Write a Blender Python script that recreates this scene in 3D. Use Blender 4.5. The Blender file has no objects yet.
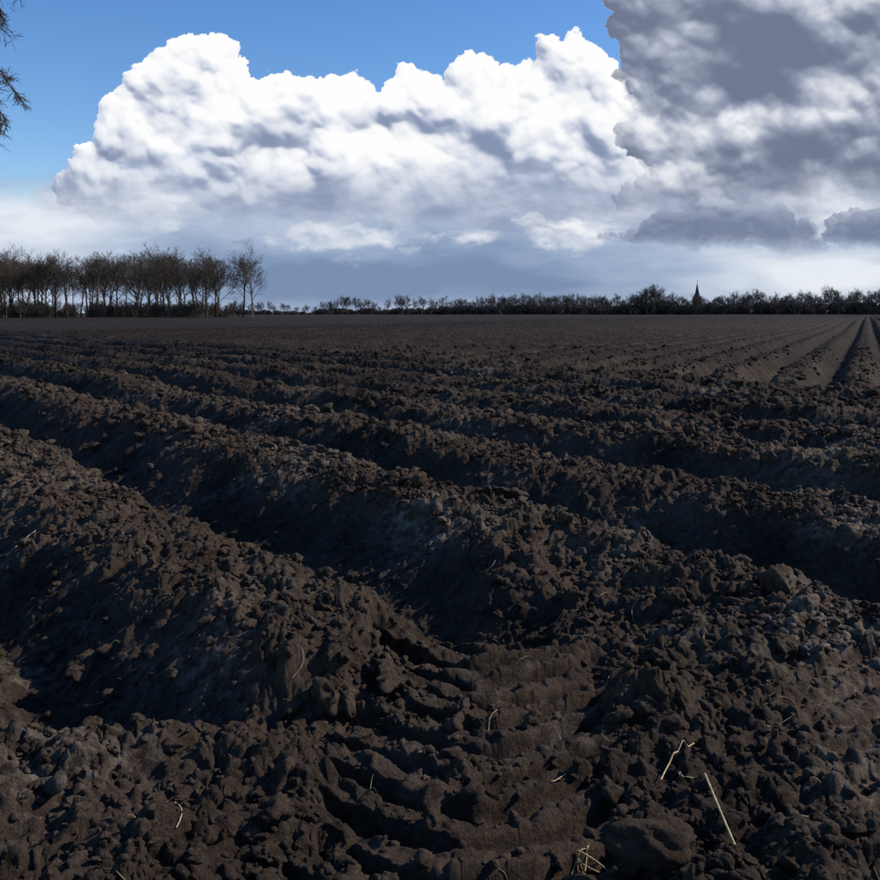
import bpy, math, random
import numpy as np
from mathutils import Vector

rng = np.random.default_rng(7)
random.seed(11)
CAM_H = 1.55

# ------------------------------------------------------------------ helpers
def sstep(a, b, x):
    t = np.clip((x - a) / (b - a), 0, 1)
    return t * t * (3 - 2 * t)

TAB = [rng.random((256, 256)).astype(np.float32) for _ in range(8)]
TX = [rng.random((256, 256)).astype(np.float32) for _ in range(4)]
TY = [rng.random((256, 256)).astype(np.float32) for _ in range(4)]
TR = [rng.random((256, 256)).astype(np.float32) for _ in range(4)]

def vnoise(x, y, s=0):
    T = TAB[s % 8]
    xf = np.floor(x); yf = np.floor(y)
    fx = x - xf; fy = y - yf
    xi = xf.astype(np.int64) & 255; yi = yf.astype(np.int64) & 255
    x1 = (xi + 1) & 255; y1 = (yi + 1) & 255
    ux = fx * fx * fx * (fx * (fx * 6 - 15) + 10)
    uy = fy * fy * fy * (fy * (fy * 6 - 15) + 10)
    a = T[yi, xi]; b = T[yi, x1]; c = T[y1, xi]; d = T[y1, x1]
    return (a + (b - a) * ux) * (1 - uy) + (c + (d - c) * ux) * uy

def fbm(x, y, octv=4, s=0, gain=0.5):
    tot = 0; amp = 1; n = 0
    ca, sa = math.cos(0.6), math.sin(0.6)
    for o in range(octv):
        tot = tot + amp * (vnoise(x + 17.3 * o, y - 9.1 * o, s + o) * 2 - 1)
        n += amp; amp *= gain
        x, y = (x * ca - y * sa) * 2.03, (x * sa + y * ca) * 2.03
    return tot / n * 1.5

def worley(x, y, s=0):
    xf = np.floor(x); yf = np.floor(y)
    best = np.full(np.shape(x), 9.0); rid = np.zeros(np.shape(x))
    for dx in (-1, 0, 1):
        for dy in (-1, 0, 1):
            cx = xf + dx; cy = yf + dy
            ix = cx.astype(np.int64) & 255; iy = cy.astype(np.int64) & 255
            px = cx + TX[s % 4][iy, ix]; py = cy + TY[s % 4][iy, ix]
            d = (px - x) ** 2 + (py - y) ** 2
            m = d < best
            best = np.where(m, d, best); rid = np.where(m, TR[s % 4][iy, ix], rid)
    return np.sqrt(best), rid

def mesh_np(name, V, F, smooth=True):
    me = bpy.data.meshes.new(name)
    V = np.ascontiguousarray(V, dtype=np.float32)
    F = np.ascontiguousarray(F, dtype=np.int32)
    k = F.shape[1]
    me.vertices.add(len(V)); me.vertices.foreach_set('co', V.ravel())
    me.loops.add(F.size); me.loops.foreach_set('vertex_index', F.ravel())
    me.polygons.add(len(F))
    me.polygons.foreach_set('loop_start', np.arange(0, F.size, k, dtype=np.int32))
    try:
        me.polygons.foreach_set('loop_total', np.full(len(F), k, dtype=np.int32))
    except Exception:
        pass
    me.polygons.foreach_set('use_smooth', np.full(len(F), smooth, dtype=bool))
    me.update(calc_edges=True)
    return me

def add_obj(name, me, mat=None, parent=None, loc=(0, 0, 0)):
    ob = bpy.data.objects.new(name, me)
    bpy.context.scene.collection.objects.link(ob)
    if mat is not None and me is not None and not me.materials:
        me.materials.append(mat)
    ob.location = loc
    if parent: ob.parent = parent
    return ob

def grid_faces(nr, nc):
    i = np.arange(nr - 1)[:, None] * nc + np.arange(nc - 1)[None, :]
    i = i.ravel()
    return np.stack([i, i + 1, i + nc + 1, i + nc], 1)

# ------------------------------------------------------------------ terrain
D0, SPA = 0.59 * CAM_H, 1.09 * CAM_H
DB0, SPB = -0.476 * CAM_H, 0.78 * CAM_H
DEND = D0 + SPA * 8.0

def coords(x, y):
    w = 0.10 * fbm(x * 0.33, y * 0.33, 3, 1) + 0.05 * fbm(x * 1.7, y * 1.7, 2, 2)
    dA = 0.813 * x + 0.582 * y + w
    sA = -0.582 * x + 0.813 * y
    dB = 0.914 * x - 0.405 * y + 0.05 * fbm(x * 0.6 + 4, y * 0.6, 2, 3)
    return dA, sA, dB

def flatmask(x, y, dA):
    wob = 0.18 * fbm(x * 1.3 + 9, y * 1.3, 3, 5)
    a = sstep(-0.05, 0.45, x + wob - 0.1) * sstep(3.45, 2.9, dA + wob)
    b = sstep(3.25, 2.85, y + wob)
    return np.maximum(a, b)

def masks(x, y):
    dA, sA, dB = coords(x, y)
    ph = (dA - D0) / SPA
    tA = np.abs(ph - np.round(ph))
    pb = (dB - DB0) / SPB
    tB = np.abs(pb - np.round(pb))
    m = sstep(-0.25, 0.35, dA - DEND - 0.1 + 0.2 * fbm(x * 1.2, y * 1.2, 2, 6))
    fl = flatmask(x, y, dA)
    return dA, sA, dB, tA, tB, m, fl, ph

def track(x, y):
    ax, ay = 0.10, 1.0
    n_ = math.hypot(ax, ay)
    wv = 0.05 * fbm(x * 2, y * 2, 3, 7)
    along = (x * ax + y * ay) / n_
    across = (x * ay - y * ax) / n_ + 0.20 + wv
    tm = sstep(0.46, 0.36, np.abs(across) + .04 * fbm(x * 8, y * 8, 2, 1)) * sstep(4.05, 3.7, y + 0.15 * fbm(x * 3, y * 3, 2, 2))
    lug = (along - 0.60 * np.sqrt(across ** 2 + .002)) / 0.175 + 0.12 * fbm(x * 2.5, y * 2.5, 3, 5)
    lg = np.abs(lug - np.round(lug)) * 2
    broken = 0.50 + 0.50 * sstep(0.70, 0.42, vnoise(x * 2.6 + 5, y * 2.6, 3))
    across2 = (x * ay - y * ax) / n_ - 1.15 + wv
    tmb = sstep(0.34, 0.26, np.abs(across2)) * sstep(3.9, 3.4, y) * 0.75
    return tm * broken, tmb, lg

def height(x, y, resA=None, resB=None, detail=None):
    dA, sA, dB, tA, tB, m, fl, ph = masks(x, y)
    e = 0.022 * fbm(x * 4, y * 4, 3, 4)
    profA = sstep(0.01, 0.36, tA + e)
    profA = 0.60 * profA + 0.40 * np.clip((tA + e) / 0.40, 0, 1)
    crestA = sstep(0.24, 0.36, tA + e)
    profB = sstep(0.02, 0.40, tB + e)
    crestB = sstep(0.24, 0.40, tB + e)
    varA = 1 + 0.14 * (vnoise(np.round(ph - 0.5) * 3.7, sA * 0.35, 2) - 0.5) * 2
    HA = 0.41 * profA * varA
    HB = 0.38 * profB
    if resA is not None:
        HA = HA * resA + 0.25 * (1 - resA)
        HB = HB * resB + 0.22 * (1 - resB)
    H = HA * (1 - m) + HB * m
    crest = crestA * (1 - m) + crestB * m
    flatH = 0.25 + 0.080 * fbm(x * 1.5, y * 1.5, 4, 3) + 0.02 * fbm(x * 7, y * 7, 3, 1)
    H = H * (1 - fl) + flatH * fl
    crest = crest * (1 - fl) + 0.8 * fl
    tm, tmb, lg = track(x, y)
    trackH = 0.200 + 0.062 * sstep(0.42, 0.60, lg) + 0.018 * fbm(x * 3, y * 3, 3, 0)
    H = H * (1 - tm) + trackH * tm
    H = H * (1 - tmb) + (0.20 + 0.045 * sstep(0.34, 0.62, lg) + 0.02 * fbm(x * 5, y * 5, 3, 2)) * tmb
    rough = (0.30 + 0.70 * crest) * (1 - 0.76 * tm) * (1 - 0.6 * tmb)
    if detail is None: detail = 1.0
    if np.max(detail) > 0:
        w1 = fbm(x * 8, y * 8, 3, 2); w2 = fbm(x * 8 + 31, y * 8, 3, 3)
        wx = x + 0.034 * w1; wy = y + 0.034 * w2
        d = 0
        for k, (sc, amp, dens, s) in enumerate([(0.34, 0.042, 0.30, 0), (0.17, 0.036, 0.50, 1), (0.085, 0.027, 0.80, 2), (0.045, 0.016, 0.95, 3)]):
            F, r = worley(wx / sc, wy / sc, s)
            rad = 0.25 + 0.40 * r
            dome = np.sqrt(np.clip(1 - (F / rad) ** 2, 0, 1)) * (r < dens) * (0.4 + r)
            dome = np.minimum(dome, 0.60 + 0.25 * r) * (1 + .3 * w1)
            d = d + amp * dome * (rough if k < 2 else (0.35 + 0.65 * rough))
        bil = np.abs(fbm(x * 10, y * 10, 3, 5, 0.5))
        d = d + 0.030 * (bil - .3) * (0.35 + 0.65 * rough)
        d = d + 0.038 * fbm(x * 3.2, y * 3.2, 3, 6) * (0.25 + 0.75 * rough)
        st = fbm(sA * 13 + dA * 6, dA * 3.0, 2, 2)
        d = d + 0.014 * st * (1 - rough) * (1 - m) * (1 - fl)
        H = H + d * detail
    far = sstep(15, 120, y)
    H = H + 0.25 * far * fbm(x * 0.012, y * 0.012, 2, 4)
    return H

rads = [0.35]
while rads[-1] < 6500:
    r = rads[-1]
    if r < 1.7: k = 0.02
    elif r < 7: k = 0.0020
    elif r < 20: k = 0.0033
    elif r < 60: k = 0.0060
    elif r < 250: k = 0.010
    else: k = 0.08
    rads.append(r * (1 + k))
rads = np.array(rads)
fine = np.arange(-33, 33.001, 0.055)
left = np.concatenate([np.arange(-180, -60, 2.0), np.arange(-60, -33, 0.25)])
right = np.concatenate([np.arange(33.25, 60, 0.25), np.arange(60, 180.1, 2.0)])
az = np.radians(np.concatenate([left, fine, right]))
NR, NA = len(rads), len(az)
R, A = np.meshgrid(rads, az, indexing='ij')
X = R * np.sin(A); Y = R * np.cos(A)
dr = np.gradient(rads)[:, None]
da = np.gradient(az)[None, :]
def nyq(dirx, diry, sp):
    rx, ry = np.sin(A), np.cos(A)
    s1 = np.abs(rx * dirx + ry * diry) * dr
    s2 = np.abs(ry * dirx - rx * diry) * R * da
    st = np.maximum(s1, s2) / sp
    return sstep(0.55, 0.36, st)
resA = nyq(0.813, 0.582, SPA); resB = nyq(0.914, -0.405, SPB)
Z = np.zeros_like(X)
for i0 in range(0, NR, 200):
    i1 = min(NR, i0 + 200)
    det = sstep(400, 250, R[i0:i1]) * sstep(0.5, 0.25, R[i0:i1] * da)
    Z[i0:i1] = height(X[i0:i1], Y[i0:i1], resA[i0:i1], resB[i0:i1], det)
Vt = np.stack([X.ravel(), Y.ravel(), Z.ravel()], 1)
Ft = grid_faces(NR, NA)[:, ::-1]
me_ground = mesh_np('ploughed_field', Vt, Ft)
print('terrain', NR, NA)

# ------------------------------------------------------------------ materials
def new_mat(name):
    m = bpy.data.materials.new(name); m.use_nodes = True
    nt = m.node_tree; nt.nodes.clear()
    out = nt.nodes.new('ShaderNodeOutputMaterial')
    return m, nt, out

def soil_material(name, bright=1.0):
    m, nt, out = new_mat(name)
    N = nt.nodes.new; L = nt.links.new
    geo = N('ShaderNodeNewGeometry')
    b = N('ShaderNodeBsdfPrincipled'); b.inputs['Roughness'].default_value = 0.85
    b.inputs['Specular IOR Level'].default_value = 0.08
    def noise(scale, det=4, rough=0.6, vec=None):
        n = N('ShaderNodeTexNoise'); n.inputs['Scale'].default_value = scale
        n.inputs['Detail'].default_value = det; n.inputs['Roughness'].default_value = rough
        L(vec if vec is not None else geo.outputs['Position'], n.inputs['Vector']); return n
    def ramp(src, p0, c0, p1, c1):
        r = N('ShaderNodeValToRGB'); e = r.color_ramp.elements
        e[0].position = p0; e[0].color = (*c0, 1); e[1].position = p1; e[1].color = (*c1, 1)
        L(src, r.inputs['Fac']); return r.outputs['Color']
    def math_(op, a, b_):
        n = N('ShaderNodeMath'); n.operation = op
        for i, v in enumerate((a, b_)):
            if isinstance(v, (int, float)): n.inputs[i].default_value = v
            else: L(v, n.inputs[i])
        return n.outputs[0]
    n1 = noise(2.2, 4, 0.65).outputs['Fac']; n2 = noise(30, 4, 0.75).outputs['Fac']; n3 = noise(0.9, 3, 0.6).outputs['Fac']
    k = bright
    base = ramp(math_('ADD', math_('MULTIPLY', n1, .45), math_('MULTIPLY', n2, .55)), 0.36, (0.017 * k, 0.0115 * k, 0.0082 * k), 0.70, (0.125 * k, 0.090 * k, 0.066 * k))
    dry = math_('MULTIPLY', ramp(n3, .50, (0, 0, 0), .66, (1, 1, 1)), ramp(noise(14, 3, .7).outputs['Fac'], .45, (0, 0, 0), .66, (.75, .75, .75)))
    mix = N('ShaderNodeMix'); mix.data_type = 'RGBA'
    L(dry, mix.inputs['Factor']); L(base, mix.inputs['A']); mix.inputs['B'].default_value = (0.27, 0.222, 0.178, 1)
    # open field's colour darkened for missing clod shade, streaked in place of flattened rows
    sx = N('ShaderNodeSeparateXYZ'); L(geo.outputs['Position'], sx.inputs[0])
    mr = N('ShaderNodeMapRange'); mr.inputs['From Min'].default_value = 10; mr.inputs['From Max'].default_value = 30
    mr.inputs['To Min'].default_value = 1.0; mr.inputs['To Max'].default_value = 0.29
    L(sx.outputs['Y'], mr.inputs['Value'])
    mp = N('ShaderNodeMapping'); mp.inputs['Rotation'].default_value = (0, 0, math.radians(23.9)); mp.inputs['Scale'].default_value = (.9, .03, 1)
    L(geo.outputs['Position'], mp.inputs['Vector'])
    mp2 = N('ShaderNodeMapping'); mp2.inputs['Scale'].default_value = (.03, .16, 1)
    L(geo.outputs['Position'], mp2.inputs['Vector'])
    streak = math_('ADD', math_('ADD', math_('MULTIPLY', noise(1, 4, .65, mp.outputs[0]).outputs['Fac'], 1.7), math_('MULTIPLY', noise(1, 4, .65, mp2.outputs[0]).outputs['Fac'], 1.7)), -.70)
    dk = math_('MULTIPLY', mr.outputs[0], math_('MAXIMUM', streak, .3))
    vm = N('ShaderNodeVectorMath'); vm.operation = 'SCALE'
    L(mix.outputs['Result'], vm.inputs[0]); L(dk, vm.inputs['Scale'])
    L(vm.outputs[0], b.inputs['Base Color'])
    nb = noise(75, 4, 0.8).outputs['Fac']; nb2 = noise(420, 2, 0.7).outputs['Fac']
    bp = N('ShaderNodeBump'); bp.inputs['Strength'].default_value = 1.0; bp.inputs['Distance'].default_value = 0.026
    L(math_('ADD', nb, math_('MULTIPLY', nb2, .16)), bp.inputs['Height'])
    L(bp.outputs['Normal'], b.inputs['Normal'])
    L(b.outputs[0], out.inputs[0])
    return m

def plain_mat(name, c1, c2, scale=5, rough=0.85):
    m, nt, out = new_mat(name)
    N = nt.nodes.new; L = nt.links.new
    geo = N('ShaderNodeNewGeometry'); n = N('ShaderNodeTexNoise'); n.inputs['Scale'].default_value = scale
    n.inputs['Detail'].default_value = 2
    L(geo.outputs['Position'], n.inputs['Vector'])
    r = N('ShaderNodeValToRGB'); e = r.color_ramp.elements
    e[0].position = 0.35; e[0].color = (*c1, 1); e[1].position = 0.65; e[1].color = (*c2, 1)
    b = N('ShaderNodeBsdfPrincipled'); b.inputs['Roughness'].default_value = rough
    b.inputs['Specular IOR Level'].default_value = 0.2
    L(n.outputs['Fac'], r.inputs['Fac']); L(r.outputs['Color'], b.inputs['Base Color']); L(b.outputs[0], out.inputs[0])
    return m

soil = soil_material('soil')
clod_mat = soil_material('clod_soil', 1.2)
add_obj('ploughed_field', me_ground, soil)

# ------------------------------------------------------------------ clods
def ico(sub):
    import bmesh
    bm = bmesh.new(); bmesh.ops.create_icosphere(bm, subdivisions=sub, radius=1.0)
    V = np.array([v.co[:] for v in bm.verts]); F = np.array([[v.index for v in f.verts] for f in bm.faces])
    bm.free(); return V, F

def clod_variants(sub, n):
    V, F = ico(sub); out = []
    for q in range(n):
        P = rng.normal(size=(10, 3)); P /= np.linalg.norm(P, axis=1)[:, None]
        d = rng.uniform(0.45, 1.0, 10)
        dots = V @ P.T
        rr = np.where(dots > 0.05, d[None, :] / np.maximum(dots, 0.05), 9)
        k = 16.0
        r = -np.log(np.exp(-k * rr).sum(1) + math.exp(-k * 1.15)) / k
        nz = 0
        for f, a in ((2.3, .22), (4.7, .15), (9, .11), (17, .07)):
            nz = nz + a * (vnoise(V[:, 0] * f + 50 + V[:, 2] * f * 0.7, V[:, 1] * f + 20 - V[:, 2] * f * .6, q) - .5) * 2
        out.append((V * (r + nz)[:, None], F))
    return out

def scatter(nwant, smin, smax, sub, rmin, rmax, power, seed, nv=12):
    g = np.random.default_rng(seed)
    var = clod_variants(sub, nv)
    n = nwant * 5
    r = rmin + (rmax - rmin) * g.random(n) ** 1.15
    a = np.radians(g.uniform(-36, 36, n))
    x = r * np.sin(a); y = r * np.cos(a)
    dA, sA, dB, tA, tB, m, fl, ph = masks(x, y)
    tm, tmb, lg = track(x, y)
    crest = sstep(0.26, 0.38, tA) * (1 - m) + sstep(.24, .36, tB) * m
    clump = sstep(0.42, 0.66, vnoise(x * 1.3 + 3, y * 1.3, 5))
    p = (np.maximum(crest, fl * 0.45) * (0.2 + 0.8 * clump) + 0.05) * (1 - .88 * tm) * (1 - .8 * tmb)
    keep = g.random(n) < p
    x, y = x[keep][:nwant], y[keep][:nwant]
    z = height(x, y)
    s = smin + (smax - smin) * g.random(len(x)) ** power
    VV = []; FF = []; off = 0
    for i in range(len(x)):
        V, F = var[g.integers(nv)]
        t = g.uniform(0, 6.283); c, sn = math.cos(t), math.sin(t)
        t2 = g.uniform(-0.8, 0.8); c2, s2 = math.cos(t2), math.sin(t2)
        M = np.array([[c, -sn, 0], [sn, c, 0], [0, 0, 1]]) @ np.array([[1, 0, 0], [0, c2, -s2], [0, s2, c2]])
        sc = s[i] * np.array([g.uniform(.8, 1.5), g.uniform(.75, 1.2), g.uniform(.5, .95)])
        VV.append((V * sc) @ M.T + np.array([x[i], y[i], z[i] + s[i] * g.uniform(0.0, 0.42)]))
        FF.append(F + off); off += len(V)
    return np.concatenate(VV), np.concatenate(FF)

parts = [scatter(280, 0.025, 0.078, 4, 2.0, 9, 2.4, 1), scatter(4200, 0.012, 0.038, 3, 1.9, 13, 2.0, 2),
         scatter(17000, 0.005, 0.017, 2, 1.9, 10, 1.5, 3), scatter(5200, 0.025, 0.075, 2, 9, 34, 1.8, 4)]
off = 0; VV = []; FF = []
for V, F in parts:
    VV.append(V); FF.append(F + off); off += len(V)
add_obj('soil_clods', mesh_np('soil_clods', np.concatenate(VV), np.concatenate(FF)), clod_mat)
print('clods verts', off)

# ------------------------------------------------------------------ tubes / trees
def tubes(segs, sides=4):
    S = np.array(segs)
    p0, p1, r0, r1 = S[:, :3], S[:, 3:6], S[:, 6], S[:, 7]
    d = p1 - p0; d /= np.maximum(np.linalg.norm(d, axis=1), 1e-9)[:, None]
    up = np.where(np.abs(d[:, 2:3]) > 0.9, np.array([[1., 0, 0]]), np.array([[0, 0, 1.]]))
    a = np.cross(d, up); a /= np.linalg.norm(a, axis=1)[:, None]; b = np.cross(d, a)
    vs = []
    for (p, r) in ((p0, r0), (p1, r1)):
        for k in range(sides):
            t = 2 * math.pi * k / sides
            vs.append(p + (a * math.cos(t) + b * math.sin(t)) * r[:, None])
    V = np.stack(vs, 1)
    n = len(S); base = np.arange(n)[:, None] * (2 * sides)
    F = []
    for k in range(sides):
        k2 = (k + 1) % sides
        F.append(np.concatenate([base + k, base + k2, base + sides + k2, base + sides + k], 1))
    return V.reshape(-1, 3), np.concatenate(F)

def rand_perp(d, g):
    v = Vector((g.gauss(0, 1), g.gauss(0, 1), g.gauss(0, 1)))
    v -= v.dot(d) * d
    return v.normalized()

def grow(segs, p, d, length, r, level, g, P):
    nseg = P['nseg'][level]
    tipr = r * P['taper'][level]
    pts = [p.copy()]; q = p.copy(); dd = d.copy()
    for i in range(nseg):
        dd = (dd + rand_perp(dd, g) * P['wob'][level] + Vector((0, 0, P['trop'][level]))).normalized()
        q2 = q + dd * (length / nseg)
        ra = r + (tipr - r) * i / nseg; rb = r + (tipr - r) * (i + 1) / nseg
        segs.append((*q, *q2, ra, rb)); q = q2; pts.append(q.copy())
    if level + 1 >= P['levels']: return
    n = P['kids'][level]
    n = max(1, int(n * g.uniform(0.8, 1.25)))
    for k in range(n):
        t = P['start'][level] + (1 - P['start'][level]) * (k + g.random()) / n
        f = min(t, 0.999) * nseg; i = int(f); pp = pts[i].lerp(pts[i + 1], f - i)
        di = (pts[i + 1] - pts[i]).normalized()
        ang = math.radians(g.uniform(*P['ang'][level]))
        cd = (di * math.cos(ang) + rand_perp(di, g) * math.sin(ang)).normalized()
        if level > 0: cd.z = cd.z * 0.9 + P.get('lift', 0.05); cd.normalize()
        cl = length * P['lr'][level] * g.uniform(0.7, 1.15) * (1.15 - 0.45 * t)
        cr = max((r + (tipr - r) * t) * P['rr'][level], P['rmin'])
        grow(segs, pp, cd, cl, cr, level + 1, g, P)

def tree_mesh(name, seed, H=18, kind=0, rmin=.029):
    g = random.Random(seed); segs = []
    P = dict(levels=5, nseg=[7, 6, 4, 3, 2], taper=[.22, .25, .3, .35, .4], wob=[.07, .13, .15, .16, .16],
             trop=[.02, .05, .06, .06, .05], kids=[14, 7, 5, 4], start=[.34, .25, .2, .15],
             ang=[(26, 54), (25, 50), (24, 50), (22, 50)], lr=[.60, .58, .62, .62], rr=[.5, .5, .5, .6], rmin=rmin)
    if kind == 1:
        P['start'] = [.44, .25, .2, .15]; P['lr'] = [.52, .58, .62, .62]; P['ang'][0] = (18, 44)
    grow(segs, Vector((0, 0, -.3)), Vector((g.uniform(-.09, .09), g.uniform(-.09, .09), 1)).normalized(), H * 0.76, H * 0.020, 0, g, P)
    V, F = tubes(segs, 3)
    return mesh_np(name, V, F, False)

def shrub_mesh(name, seed, H=4, rmin=.03):
    g = random.Random(seed); segs = []
    P = dict(levels=4, nseg=[3, 3, 2, 1], taper=[.4, .4, .4, .4], wob=[.16, .2, .2, .2],
             trop=[.05, .05, .05, .04], kids=[7, 6, 5], start=[.10, .15, .15],
             ang=[(15, 50), (20, 50), (20, 50)], lr=[.6, .55, .6], rr=[.6, .6, .6], rmin=rmin)
    for i in range(8):
        a = g.uniform(0, 6.28); t = g.uniform(0, .7)
        grow(segs, Vector((g.uniform(-2.4, 2.4), g.uniform(-1, 1), -.2)), Vector((math.cos(a) * t, math.sin(a) * t, 1)).normalized(), H * g.uniform(.5, 1), .06, 0, g, P)
    V, F = tubes(segs, 3)
    return mesh_np(name, V, F, False)

bark = plain_mat('bark', (0.04, 0.031, 0.024), (0.095, 0.074, 0.056), 1.5)
bark_far = plain_mat('bark_distant', (0.05, 0.042, 0.038), (0.09, 0.076, 0.067), 0.2)
TM = [tree_mesh('tree_shape', 100 + i, 18, i % 2) for i in range(8)]
SM = [shrub_mesh('shrub_shape', 200 + i) for i in range(4)]
TMF = [tree_mesh('far_tree_shape', 300 + i, 18, 0, .055) for i in range(6)]
SMF = [shrub_mesh('far_shrub_shape', 400 + i, 4, .065) for i in range(3)]
for m_ in TM + SM: m_.materials.append(bark)
for m_ in TMF + SMF: m_.materials.append(bark_far)

def inst(name, me, parent, x, y, s, sz=None, g=random):
    ob = bpy.data.objects.new(name, me); bpy.context.scene.collection.objects.link(ob)
    ob.parent = parent; ob.location = (x, y, 0.1)
    ob.rotation_euler = (0, 0, g.uniform(0, 6.28)); ob.scale = (s * g.uniform(.9, 1.1), s * g.uniform(.9, 1.1), sz or s)
    return ob

wood = bpy.data.objects.new('distant_woodland', None); bpy.context.scene.collection.objects.link(wood)
g = random.Random(5)
for row, (y0, st, s0) in enumerate(((250, 3.9, .88), (262, 4.0, .93), (276, 4.2, .98), (292, 4.6, 1.02))):
    x = -185.0 - row * 8
    while x < -57 - row * 2:
        inst('tree', g.choice(TM), wood, x, y0 + g.uniform(-4, 6), s0 * g.uniform(.84, 1.08) * (1.0 + .06 * math.sin(x * .13)), None, g)
        x += st * g.uniform(.45, 1.6)
inst('tree', TM[0], wood, -49.0, 252, 0.93, None, g)
inst('tree', TM[3], wood, -53.5, 262, 0.9, None, g)
for i in range(210):
    x = g.uniform(-190, -60); inst('shrub', g.choice(SM), wood, x, 250 + g.uniform(-6, 40), g.uniform(.4, 1.15), None, g)

line = bpy.data.objects.new('distant_treeline', None); bpy.context.scene.collection.objects.link(line)
def top(u):
    return float(np.interp(u, [-.6, -.175, -.165, -.135, -.12, -.07, -.06, -.05, -.0, .01, .1, .18, .2, .215, .23, .245, .29, .31, .35, .5, .9],
                           [9, 10, 8, 7, 13, 13, 8, 14, 14, 12, 15, 15, 14, 20, 20, 14, 14, 18, 18, 18, 17]))
u = -0.55
while u < 0.62:
    h_ = top(u)
    if h_ > 6.5:
        y = 800 + g.uniform(-30, 50)
        inst('tree', g.choice(TMF), line, u * y, y, h_ / 17.0 * g.uniform(.66, 1.08), None, g)
    u += g.uniform(.0018, .0055) if u > .02 else g.uniform(.0035, .010)
for i in range(820):
    u = g.uniform(-.30, .62); y = 800 + g.uniform(-30, 30)
    h_ = top(u) * g.uniform(.28, .50)
    if u < .0: h_ *= .75
    o = inst('shrub', g.choice(SMF), line, u * y, y, h_ / 3.6, None, g); o.scale.x *= 1.5

# ------------------------------------------------------------------ church
slate = plain_mat('slate', (0.03, 0.032, 0.038), (0.05, 0.052, 0.06), 1)
brick = plain_mat('brick', (0.07, 0.045, 0.037), (0.11, 0.07, 0.055), 2)
church = bpy.data.objects.new('church', None); bpy.context.scene.collection.objects.link(church)
cy_ = 870.0; cx_ = 0.2665 * cy_
church.location = (cx_, cy_, 0); church.rotation_euler = (0, 0, 0.5)
def poly(name, V, F, mat):
    me = bpy.data.meshes.new(name); me.from_pydata(V, [], F); me.update(); return add_obj(name, me, mat, church)
def box(name, x0, x1, y0, y1, z0, z1, mat):
    V = [(x0, y0, z0), (x1, y0, z0), (x1, y1, z0), (x0, y1, z0), (x0, y0, z1), (x1, y0, z1), (x1, y1, z1), (x0, y1, z1)]
    return poly(name, V, [(3, 2, 1, 0), (4, 5, 6, 7), (0, 1, 5, 4), (1, 2, 6, 5), (2, 3, 7, 6), (3, 0, 4, 7)], mat)
box('tower', -2.7, 2.7, -2.7, 2.7, 0, 16, brick)
box('tower_cornice', -2.95, 2.95, -2.95, 2.95, 16.002, 16.5, brick)
V = [(3.0 * math.cos(math.pi / 8 + k * math.pi / 4), 3.0 * math.sin(math.pi / 8 + k * math.pi / 4), 16.503) for k in range(8)]
V += [(2.0 * math.cos(math.pi / 8 + k * math.pi / 4), 2.0 * math.sin(math.pi / 8 + k * math.pi / 4), 19.2) for k in range(8)] + [(0, 0, 29.0)]
F = [(k, (k + 1) % 8, 8 + (k + 1) % 8, 8 + k) for k in range(8)] + [(8 + k, 8 + (k + 1) % 8, 16) for k in range(8)]
poly('spire', V, F, slate)
box('cross_post', -.12, .12, -.12, .12, 28.6, 31.0, slate)
box('cross_arm', -.6, .6, -.1, .1, 30.0, 30.25, slate)
for sx in (-1, 1):
    box('belfry_window', sx * 1.1 - .45, sx * 1.1 + .45, -2.73, -2.702, 12, 14.8, slate)
box('nave', 2.702, 22, -4.5, 4.5, 0, 6, brick)
poly('nave_roof', [(2.71, -4.9, 5.9), (22.3, -4.9, 5.9), (22.3, 4.9, 5.9), (2.71, 4.9, 5.9), (2.71, 0, 10.5), (22.3, 0, 10.5)],
     [(0, 1, 5, 4), (2, 3, 4, 5), (1, 2, 5), (3, 0, 4)], slate)

# ------------------------------------------------------------------ near bare tree (trunk out of frame on the left)
g = random.Random(42); segs = []
P = dict(levels=5, nseg=[8, 6, 5, 4, 3], taper=[.3, .3, .35, .4, .5], wob=[.05, .14, .18, .22, .25],
         trop=[.02, .03, .0, -.06, -.08], kids=[13, 6, 6, 5], start=[.35, .25, .2, .15],
         ang=[(40, 65), (30, 60), (30, 60), (25, 65)], lr=[.38, .5, .5, .5], rr=[.45, .5, .55, .6], rmin=0.006)
TP = Vector((-13.4, 20.5, 0))
grow(segs, TP, Vector((-.03, 0, 1)).normalized(), 12, .24, 0, g, P)
segs = [s for s in segs if max(s[0], s[3]) < -9.75]
def limb(z0, end, seed, i_from=4):
    gg = random.Random(seed)
    a = TP + Vector((0, 0, z0)); b = Vector(end); pts = []
    for i in range(9):
        t = i / 8; p = a.lerp(b, t) + Vector((gg.gauss(0, .05), gg.gauss(0, .1), .55 * math.sin(t * math.pi)))
        pts.append(p)
    for i in range(8):
        segs.append((*pts[i], *pts[i + 1], .09 * (1 - i / 8.6), .09 * (1 - (i + 1) / 8.6)))
    P2 = dict(P); P2['levels'] = 3; P2['nseg'] = [6, 5, 3]; P2['kids'] = [9, 6]; P2['trop'] = [-.11, -.08, -.05]; P2['wob'] = [.16, .2, .2]
    P2['lr'] = [.55, .5]; P2['start'] = [.15, .15]; P2['ang'] = [(20, 50), (20, 55)]; P2['rmin'] = .0055; P2['taper'] = [.4, .4, .5]; P2['rr'] = [.6, .6]
    for i in range(i_from, 9):
        for k in range(4):
            d = Vector((gg.uniform(-.3, .35), gg.gauss(0, .5), gg.uniform(-.95, .45))).normalized()
            grow(segs, pts[i], d, gg.uniform(.6, 1.1) * (1 if i < 8 else .55), .013, 0, gg, P2)
limb(6.0, (-9.14, 20.3, 5.8), 3)
limb(6.9, (-9.22, 20.6, 6.4), 13)
limb(8.0, (-9.45, 20.6, 8.1), 8)
V, F = tubes(segs, 5)
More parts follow.
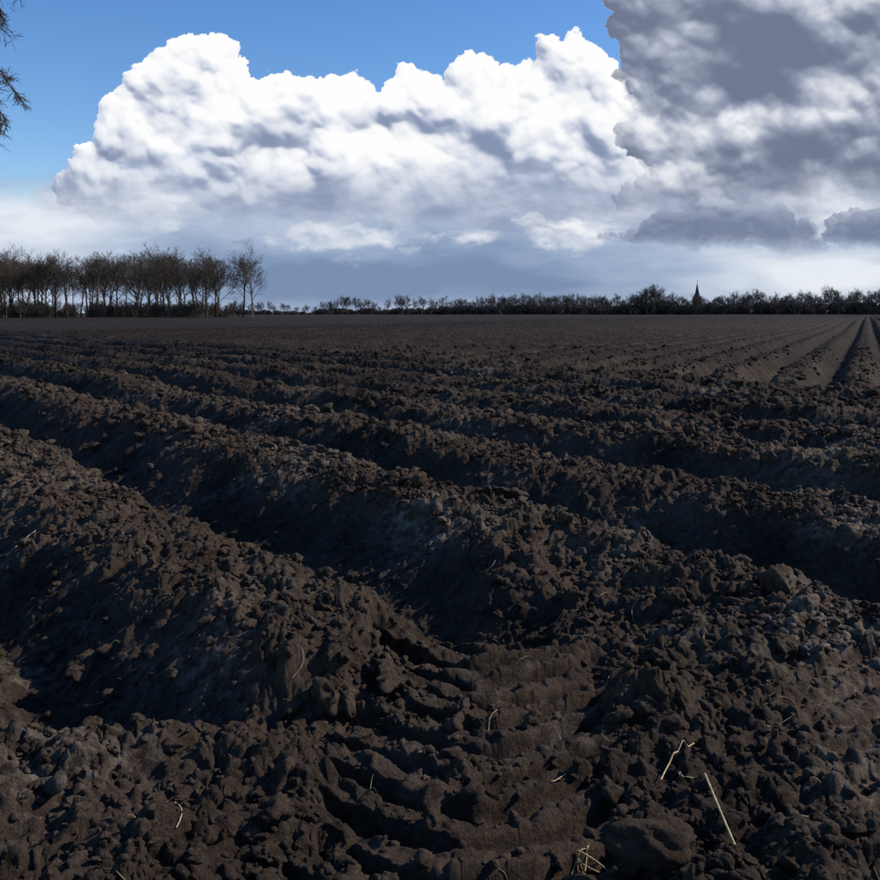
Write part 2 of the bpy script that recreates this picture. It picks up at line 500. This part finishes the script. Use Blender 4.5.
add_obj('bare_tree', mesh_np('bare_tree', V, F), bark)

# ------------------------------------------------------------------ straw, roots and grass blades
straw = plain_mat('straw', (0.30, 0.22, 0.11), (0.48, 0.38, 0.22), 60)
rootm = plain_mat('root', (0.14, 0.10, 0.07), (0.28, 0.21, 0.14), 60)
green = plain_mat('grass', (0.08, 0.10, 0.03), (0.16, 0.18, 0.07), 60)
def hz(x, y): return float(height(np.array([x]), np.array([y]))[0])
def stalk(segs, ax, ay, bx, by, r, lift=0.02, bend=0.02, n=8, gg=random):
    za, zb = hz(ax, ay) + lift, hz(bx, by) + lift
    ox, oy = gg.uniform(-bend, bend), gg.uniform(-bend, bend); pts = []
    for i in range(n + 1):
        t = i / n; k = math.sin(t * math.pi)
        px, py = ax + (bx - ax) * t + ox * k, ay + (by - ay) * t + oy * k
        pts.append((px, py, max(za + (zb - za) * t, hz(px, py) + r)))
    for i in range(n): segs.append((*pts[i], *pts[i + 1], r, r))
gg = random.Random(9); S = []
stalk(S, .70, 2.55, .685, 2.24, .0032, .035, .01, 8, gg)
stalk(S, .60, 2.62, .745, 2.83, .0022, .012, .015, 8, gg)
for k in range(5):
    stalk(S, .36 + gg.uniform(-.03, .03), 2.31 + gg.uniform(-.02, .02), .36 + gg.uniform(-.06, .06), 2.31 + gg.uniform(-.04, .04), .0016, .012, .03, 8, gg)
stalk(S, -2.36, 5.25, -2.30, 5.50, .0022, .02, .02, 8, gg)
for k in range(60):
    r = gg.uniform(2.0, 8); a = math.radians(gg.uniform(-34, 34)); x = r * math.sin(a); y = r * math.cos(a)
    t = gg.uniform(0, 6.28); l = gg.uniform(.02, .09)
    stalk(S, x, y, x + l * math.cos(t), y + l * math.sin(t), gg.uniform(.0008, .0018), .008, .02, 6, gg)
V, F = tubes(S, 6); add_obj('straw_debris', mesh_np('straw_debris', V, F), straw)
S = []
for k in range(110):
    r = gg.uniform(1.9, 7); a = math.radians(gg.uniform(-34, 34)); x = r * math.sin(a); y = r * math.cos(a)
    t = gg.uniform(0, 6.28); l = gg.uniform(.03, .12)
    stalk(S, x, y, x + l * math.cos(t), y + l * math.sin(t), gg.uniform(.0007, .0016), .006, .04, 8, gg)
V, F = tubes(S, 5); add_obj('root_fragments', mesh_np('root_fragments', V, F), rootm)
S = []
for (x, y, n) in ((-.26, 2.96, 2), (-.187, 2.58, 2), (-.253, 2.72, 2), (-1.26, 3.8, 2)):
    for k in range(n):
        t = gg.uniform(0, 6.28); l = gg.uniform(.03, .06); z = hz(x, y); pts = []
        for i in range(7):
            q = i / 6; pts.append((x + l * q * math.cos(t), y + l * q * math.sin(t), z + .02 * math.sin(q * 2.2)))
        for i in range(6): S.append((*pts[i], *pts[i + 1], .002 * (1 - i / 7), .002 * (1 - (i + 1) / 7)))
V, F = tubes(S, 4); add_obj('grass_blades', mesh_np('grass_blades', V, F), green)

# ------------------------------------------------------------------ clouds on the sky dome
def lin(c):
    c = np.array(c) / 255.0
    return np.where(c <= 0.04045, c / 12.92, ((c + 0.055) / 1.055) ** 2.4)
us = np.concatenate([np.arange(-1.7, -.52, .01), np.arange(-.52, .52, .00085), np.arange(.52, 1.7, .01)])
vs = np.concatenate([np.arange(-.012, .37, .00085), np.arange(.37, .9, .01)])
Ug, Vg = np.meshgrid(us, vs)
W1 = fbm(Ug * 22, Vg * 22, 5, 0, .55); W2 = fbm(Ug * 22 + 40, Vg * 22 + 7, 5, 3, .55)
W3 = fbm(Ug * 90, Vg * 90, 4, 1, .6); W4 = fbm(Ug * 90 + 11, Vg * 90 + 5, 4, 4, .6)
Wa = fbm(Ug * 7 + 3, Vg * 7, 3, 6); Wb = fbm(Ug * 7 + 13, Vg * 7 + 8, 3, 7)
Uw = Ug + .010 * Wa + .009 * W1 + .0030 * W3; Vw = Vg + .010 * Wb + .009 * W2 + .0030 * W4

def paint(H, cu, cv, r, cz, sq):
    i0, i1 = np.searchsorted(us, [cu - r * 1.1 - .036, cu + r * 1.1 + .036])
    j0, j1 = np.searchsorted(vs, [cv - r * sq * 1.1 - .036, cv + r * sq * 1.1 + .036])
    if i1 <= i0 or j1 <= j0: return
    a = Uw[j0:j1, i0:i1] - cu; b = (Vw[j0:j1, i0:i1] - cv) / sq
    q = r * r - a * a - b * b
    h = np.where(q > 0, np.sqrt(np.maximum(q, 0)) + cz, -1)
    H[j0:j1, i0:i1] = np.maximum(H[j0:j1, i0:i1], h)

def cumulus(blobs, seed, sq=1.0, kids=11, gk=5):
    g = np.random.default_rng(seed); H = np.full(Ug.shape, -1.0)
    for (cu, cv, r) in blobs:
        cu, cv, r = cu / 1000, cv / 1000, r / 1000
        paint(H, cu, cv, r, 0, sq)
        for k in range(kids):
            t = math.radians(g.uniform(-35, 215)); rho = g.uniform(.35, .92); rk = r * g.uniform(.22, .55)
            z = math.sqrt(1 - rho * rho) * r * .8
            ku, kv = cu + r * rho * math.cos(t), cv + sq * r * rho * math.sin(t)
            paint(H, ku, kv, rk, z, sq)
            for q in range(gk):
                t = math.radians(g.uniform(-50, 230)); rho = g.uniform(.5, .95); r2 = rk * g.uniform(.25, .55)
                paint(H, ku + rk * rho * math.cos(t), kv + sq * rk * rho * math.sin(t), r2, z + math.sqrt(1 - rho * rho) * rk * .8, sq)
    return H

def blur(A, k):
    for ax in (0, 1):
        pad = [(0, 0), (0, 0)]; pad[ax] = (k + 1, k)
        C = np.cumsum(np.pad(A, pad, mode='edge'), axis=ax)
        A = (np.take(C, range(2 * k + 1, C.shape[ax]), ax) - np.take(C, range(0, C.shape[ax] - 2 * k - 1), ax)) / (2 * k + 1)
    return A

def shade(H, L=(0.30, 0.80, 0.50)):
    Hs = np.maximum(H, 0) + .0034 * fbm(Ug * 55, Vg * 55, 4, 2, .6)
    Hf = blur(blur(Hs, 1), 2); Hm = blur(blur(Hs, 7), 5); HL = blur(blur(Hs, 22), 16)
    L = np.array(L) / np.linalg.norm(L); tot = 0
    for (Hx, w, k) in ((Hf, .30, .9), (Hm, .40, 1.4), (HL, .30, 2.0)):
        gv, gu = np.gradient(Hx, vs, us)
        n = np.sqrt((k * gu) ** 2 + (k * gv) ** 2 + 1)
        tot = tot + w * (-k * gu * L[0] - k * gv * L[1] + L[2]) / n
    ao = np.clip((blur(Hs, 14) - Hf) / .018, 0, 1)
    return np.clip(tot * .66 + .36, 0, 1) * (1 - .28 * ao)

COL = np.zeros(Ug.shape + (3,)) + lin((215, 225, 238)); ALP = np.zeros(Ug.shape)
def over(col, a):
    global COL, ALP
    a = np.clip(a, 0, 1); na = a + ALP * (1 - a)
    COL = np.where(na[..., None] > 1e-4, (col * a[..., None] + COL * (ALP * (1 - a))[..., None]) / np.maximum(na, 1e-4)[..., None], COL)
    ALP = na
def ramp3(c0, c1, c2, t):
    t = np.clip(t, 0, 1)[..., None]
    c0, c1, c2 = [np.array(c, float) for c in (c0, c1, c2)]
    s = np.where(t < .5, c0 + (c1 - c0) * (t * 2), c1 + (c2 - c1) * (t * 2 - 1))
    return lin(s)
def gau(u, v, ru, rv): return np.exp(-((Ug * 1000 - u) / ru) ** 2 - ((Vg * 1000 - v) / rv) ** 2)

wis = fbm(Ug * 7, Vg * 26, 6, 1, .58); wis2 = fbm(Ug * 14 + 3, Vg * 36, 6, 4, .6); s3 = fbm(Ug * 12, Vg * 20, 5, 5)
# far haze and rain veil above the horizon
tone = .36 + .28 * wis + .85 * gau(390, 40, 160, 26) + .65 * gau(-440, 85, 130, 45) - .50 * gau(-20, 34, 250, 30) + .2 * gau(0, 110, 500, 30) + .22 * gau(0, 0, 500, 16)
bank = ramp3((116, 139, 176), (168, 183, 209), (230, 235, 243), tone)
over(bank, sstep(.175, .115, Vg + .02 * wis + .02 * W1 + .03 * gau(-450, 140, 100, 60)) * .97)
# hazy grey body that fills behind and below the cumulus
body = gau(-130, 130, 230, 42) + gau(150, 125, 220, 48) + gau(420, 140, 220, 60) + gau(-360, 120, 70, 24)
over(ramp3((146, 159, 188), (186, 195, 214), (234, 238, 245), .50 + .42 * wis2 + .28 * s3 + .2 * gau(-330, 115, 120, 30)), sstep(.30, .95, body + .25 * W1 + .15 * wis2) * .95)
# great white cumulus
B2 = [(-295, 236, 44), (-249, 240, 50), (-318, 200, 34), (-300, 165, 42), (-212, 205, 52), (-249, 169, 50), (-155, 205, 44), (-100, 212, 40), (-93, 164, 44),
      (-25, 212, 42), (31, 205, 48), (83, 218, 42), (140, 243, 42), (110, 200, 40), (170, 200, 46), (124, 169, 46), (52, 158, 40), (-10, 153, 40),
      (190, 160, 38), (-352, 150, 28), (-383, 136, 20), (-155, 143, 34), (-207, 143, 34), (200, 225, 34)]
B2 += [(u_, 124, 38) for u_ in range(-335, 240, 26)]
H = cumulus(B2, 3)
s = shade(H)
s = s * (0.70 + .30 * sstep(.11, .20, Vg + .02 * W1)) + .12 * s3 + .07 + .06 * fbm(Ug * 40, Vg * 40, 4, 6) - .14 * gau(90, 145, 120, 20) - .14 * gau(-200, 160, 80, 24) - .12 * gau(30, 190, 36, 26) - .10 * gau(-285, 200, 30, 22)
a = sstep(0, .012, H) * sstep(-.035, .040, Vg - (.122 + .018 * W1 + .012 * Wa + .014 * wis2))
over(ramp3((134, 147, 177), (212, 218, 231), (254, 254, 254), sstep(.14, .92, s)), a)
# ragged lit streaks below its base
m1 = sstep(-.1, .55, wis2 * .75 + .35 * W1 + .75 * gau(-50, 78, 130, 18) + .75 * gau(160, 82, 130, 20) + .45 * gau(-300, 92, 130, 20) - .55)
over(ramp3((168, 180, 206), (214, 220, 232), (248, 249, 252), .45 + .4 * fbm(Ug * 30, Vg * 50, 5, 2)), m1 * sstep(.13, .10, Vg) * sstep(.04, .065, Vg + .01 * W1) * .9)
H = cumulus([(-90, 80, 12), (-62, 76, 15), (-30, 72, 10), (100, 86, 16), (135, 86, 18), (170, 82, 14)], 8, .5, 14, 5)
s = shade(H); over(ramp3((165, 176, 200), (225, 230, 238), (250, 250, 252), sstep(.2, .8, s)), sstep(0, .03, H) * .55)
# large grey cloud upper right
B3 = [(232, 292, 50), (226, 235, 34), (290, 262, 70), (373, 283, 80), (445, 241, 80), (269, 190, 50), (352, 185, 58), (435, 169, 52),
      (290, 330, 80), (425, 335, 90), (520, 330, 100), (560, 230, 90), (222, 178, 26), (250, 150, 34), (330, 145, 40), (400, 140, 40), (470, 140, 40)]
B3 += [(u_, 118, 36) for u_ in range(225, 600, 28)]
H = cumulus(B3, 21, 1.0, 12, 5)
s = shade(H, (0.15, .75, .45))
s = s * .68 + .20 * s3 + .14 * fbm(Ug * 34, Vg * 40, 5, 1) + .42 * gau(385, 202, 110, 16) + .22 * gau(222, 240, 40, 80) - .22 * gau(370, 275, 150, 46) + .16 * gau(290, 165, 60, 25) - .18 * gau(420, 148, 110, 24) + .02
a = sstep(0, .030, H) * sstep(-.03, .05, Vg - (.110 + .016 * W1 + .012 * wis2))
over(ramp3((104, 114, 138), (166, 174, 193), (250, 250, 252), .06 + .94 * sstep(.0, .96, s)), a)
# dark flat-based fragments
H = cumulus([(175, 84, 12), (205, 86, 16), (240, 94, 24), (285, 100, 32), (330, 98, 30), (375, 90, 22), (440, 100, 26), (480, 96, 30), (-205, 73, 12), (-184, 70, 10)]
            + [(u_, 82, 24) for u_ in range(225, 380, 18)] + [(u_, 84, 22) for u_ in range(425, 520, 18)], 31, .55, 14, 5)
s = shade(H, (0.1, .9, .2))
a = sstep(0, .030, H + .006 * W3) * sstep(-.008, .020, Vg - (.064 + .006 * W1)) * .93
over(ramp3((108, 120, 149), (144, 154, 178), (214, 220, 232), sstep(.2, 1.0, s + .12 * s3) * sstep(.07, .14, Vg) + .06), a)
gq = np.random.default_rng(77); ex = []
for k in range(46):
    sgn = -1 if k % 2 else 1
    ex.append((sgn * gq.uniform(640, 1600), gq.uniform(120, 420), gq.uniform(40, 110)))
H = cumulus(ex, 5, .8, 8, 0); s = shade(H)
over(ramp3((140, 150, 175), (200, 205, 215), (250, 250, 252), sstep(.2, .8, s)), sstep(0, .05, H) * sstep(.6, .5, Vg))
ALP *= sstep(.85, .6, Vg) * sstep(1.68, 1.5, np.abs(Ug))
RD = 6000.0
nn = np.sqrt(Ug ** 2 + 1 + Vg ** 2)
Vd = np.stack([Ug / nn * RD, RD / nn, Vg / nn * RD + CAM_H], -1).reshape(-1, 3)
me = mesh_np('sky', Vd, grid_faces(len(vs), len(us)))
at = me.attributes.new('cloud', 'FLOAT_COLOR', 'POINT')
at.data.foreach_set('color', np.concatenate([COL, ALP[..., None]], -1).astype(np.float32).ravel())
m, nt, out = new_mat('cloud_layer')
N = nt.nodes.new; L = nt.links.new
att = N('ShaderNodeAttribute'); att.attribute_name = 'cloud'
em = N('ShaderNodeEmission'); em.inputs['Strength'].default_value = 1.0
tr = N('ShaderNodeBsdfTransparent'); mx = N('ShaderNodeMixShader')
L(att.outputs['Color'], em.inputs['Color']); L(att.outputs['Alpha'], mx.inputs[0]); L(tr.outputs[0], mx.inputs[1]); L(em.outputs[0], mx.inputs[2])
L(mx.outputs[0], out.inputs[0])
try: m.cycles.emission_sampling = 'NONE'
except Exception as ex_: print('emission_sampling', ex_)
add_obj('sky', me, m)

# ------------------------------------------------------------------ light
SAZ, SEL = math.radians(78), math.radians(36)
w = bpy.data.worlds.new('World'); bpy.context.scene.world = w; w.use_nodes = True
nt = w.node_tree; nt.nodes.clear()
out = nt.nodes.new('ShaderNodeOutputWorld'); bg = nt.nodes.new('ShaderNodeBackground')
sk = nt.nodes.new('ShaderNodeTexSky'); sk.sky_type = 'NISHITA'; sk.sun_disc = False
sk.sun_elevation = SEL; sk.sun_rotation = SAZ; sk.air_density = 1.0; sk.dust_density = 0.1; sk.ozone_density = 3.0
hs = nt.nodes.new('ShaderNodeHueSaturation'); hs.inputs['Saturation'].default_value = 1.25; hs.inputs['Hue'].default_value = 0.508
bg.inputs['Strength'].default_value = 0.15
nt.links.new(sk.outputs[0], hs.inputs['Color']); nt.links.new(hs.outputs[0], bg.inputs[0]); nt.links.new(bg.outputs[0], out.inputs[0])
sl = bpy.data.lights.new('sun', 'SUN'); sl.energy = 5.0; sl.angle = math.radians(0.5); sl.color = (1, .91, .79)
so = bpy.data.objects.new('sun', sl); bpy.context.scene.collection.objects.link(so)
Sd = Vector((math.sin(SAZ) * math.cos(SEL), math.cos(SAZ) * math.cos(SEL), math.sin(SEL)))
so.rotation_euler = (-Sd).to_track_quat('-Z', 'Y').to_euler(); so.location = (30, 20, 40)

sc = bpy.context.scene
sc.view_settings.view_transform = 'Standard'; sc.view_settings.look = 'None'; sc.view_settings.exposure = 0
cam = bpy.data.cameras.new('camera'); cam.sensor_width = 36; cam.lens = 36 * 965 / 880; cam.shift_y = -127 / 880
cam.clip_start = 0.05; cam.clip_end = 30000
co = bpy.data.objects.new('camera', cam); sc.collection.objects.link(co)
co.location = (0, 0, CAM_H); co.rotation_euler = (math.radians(90), 0, 0)
sc.camera = co
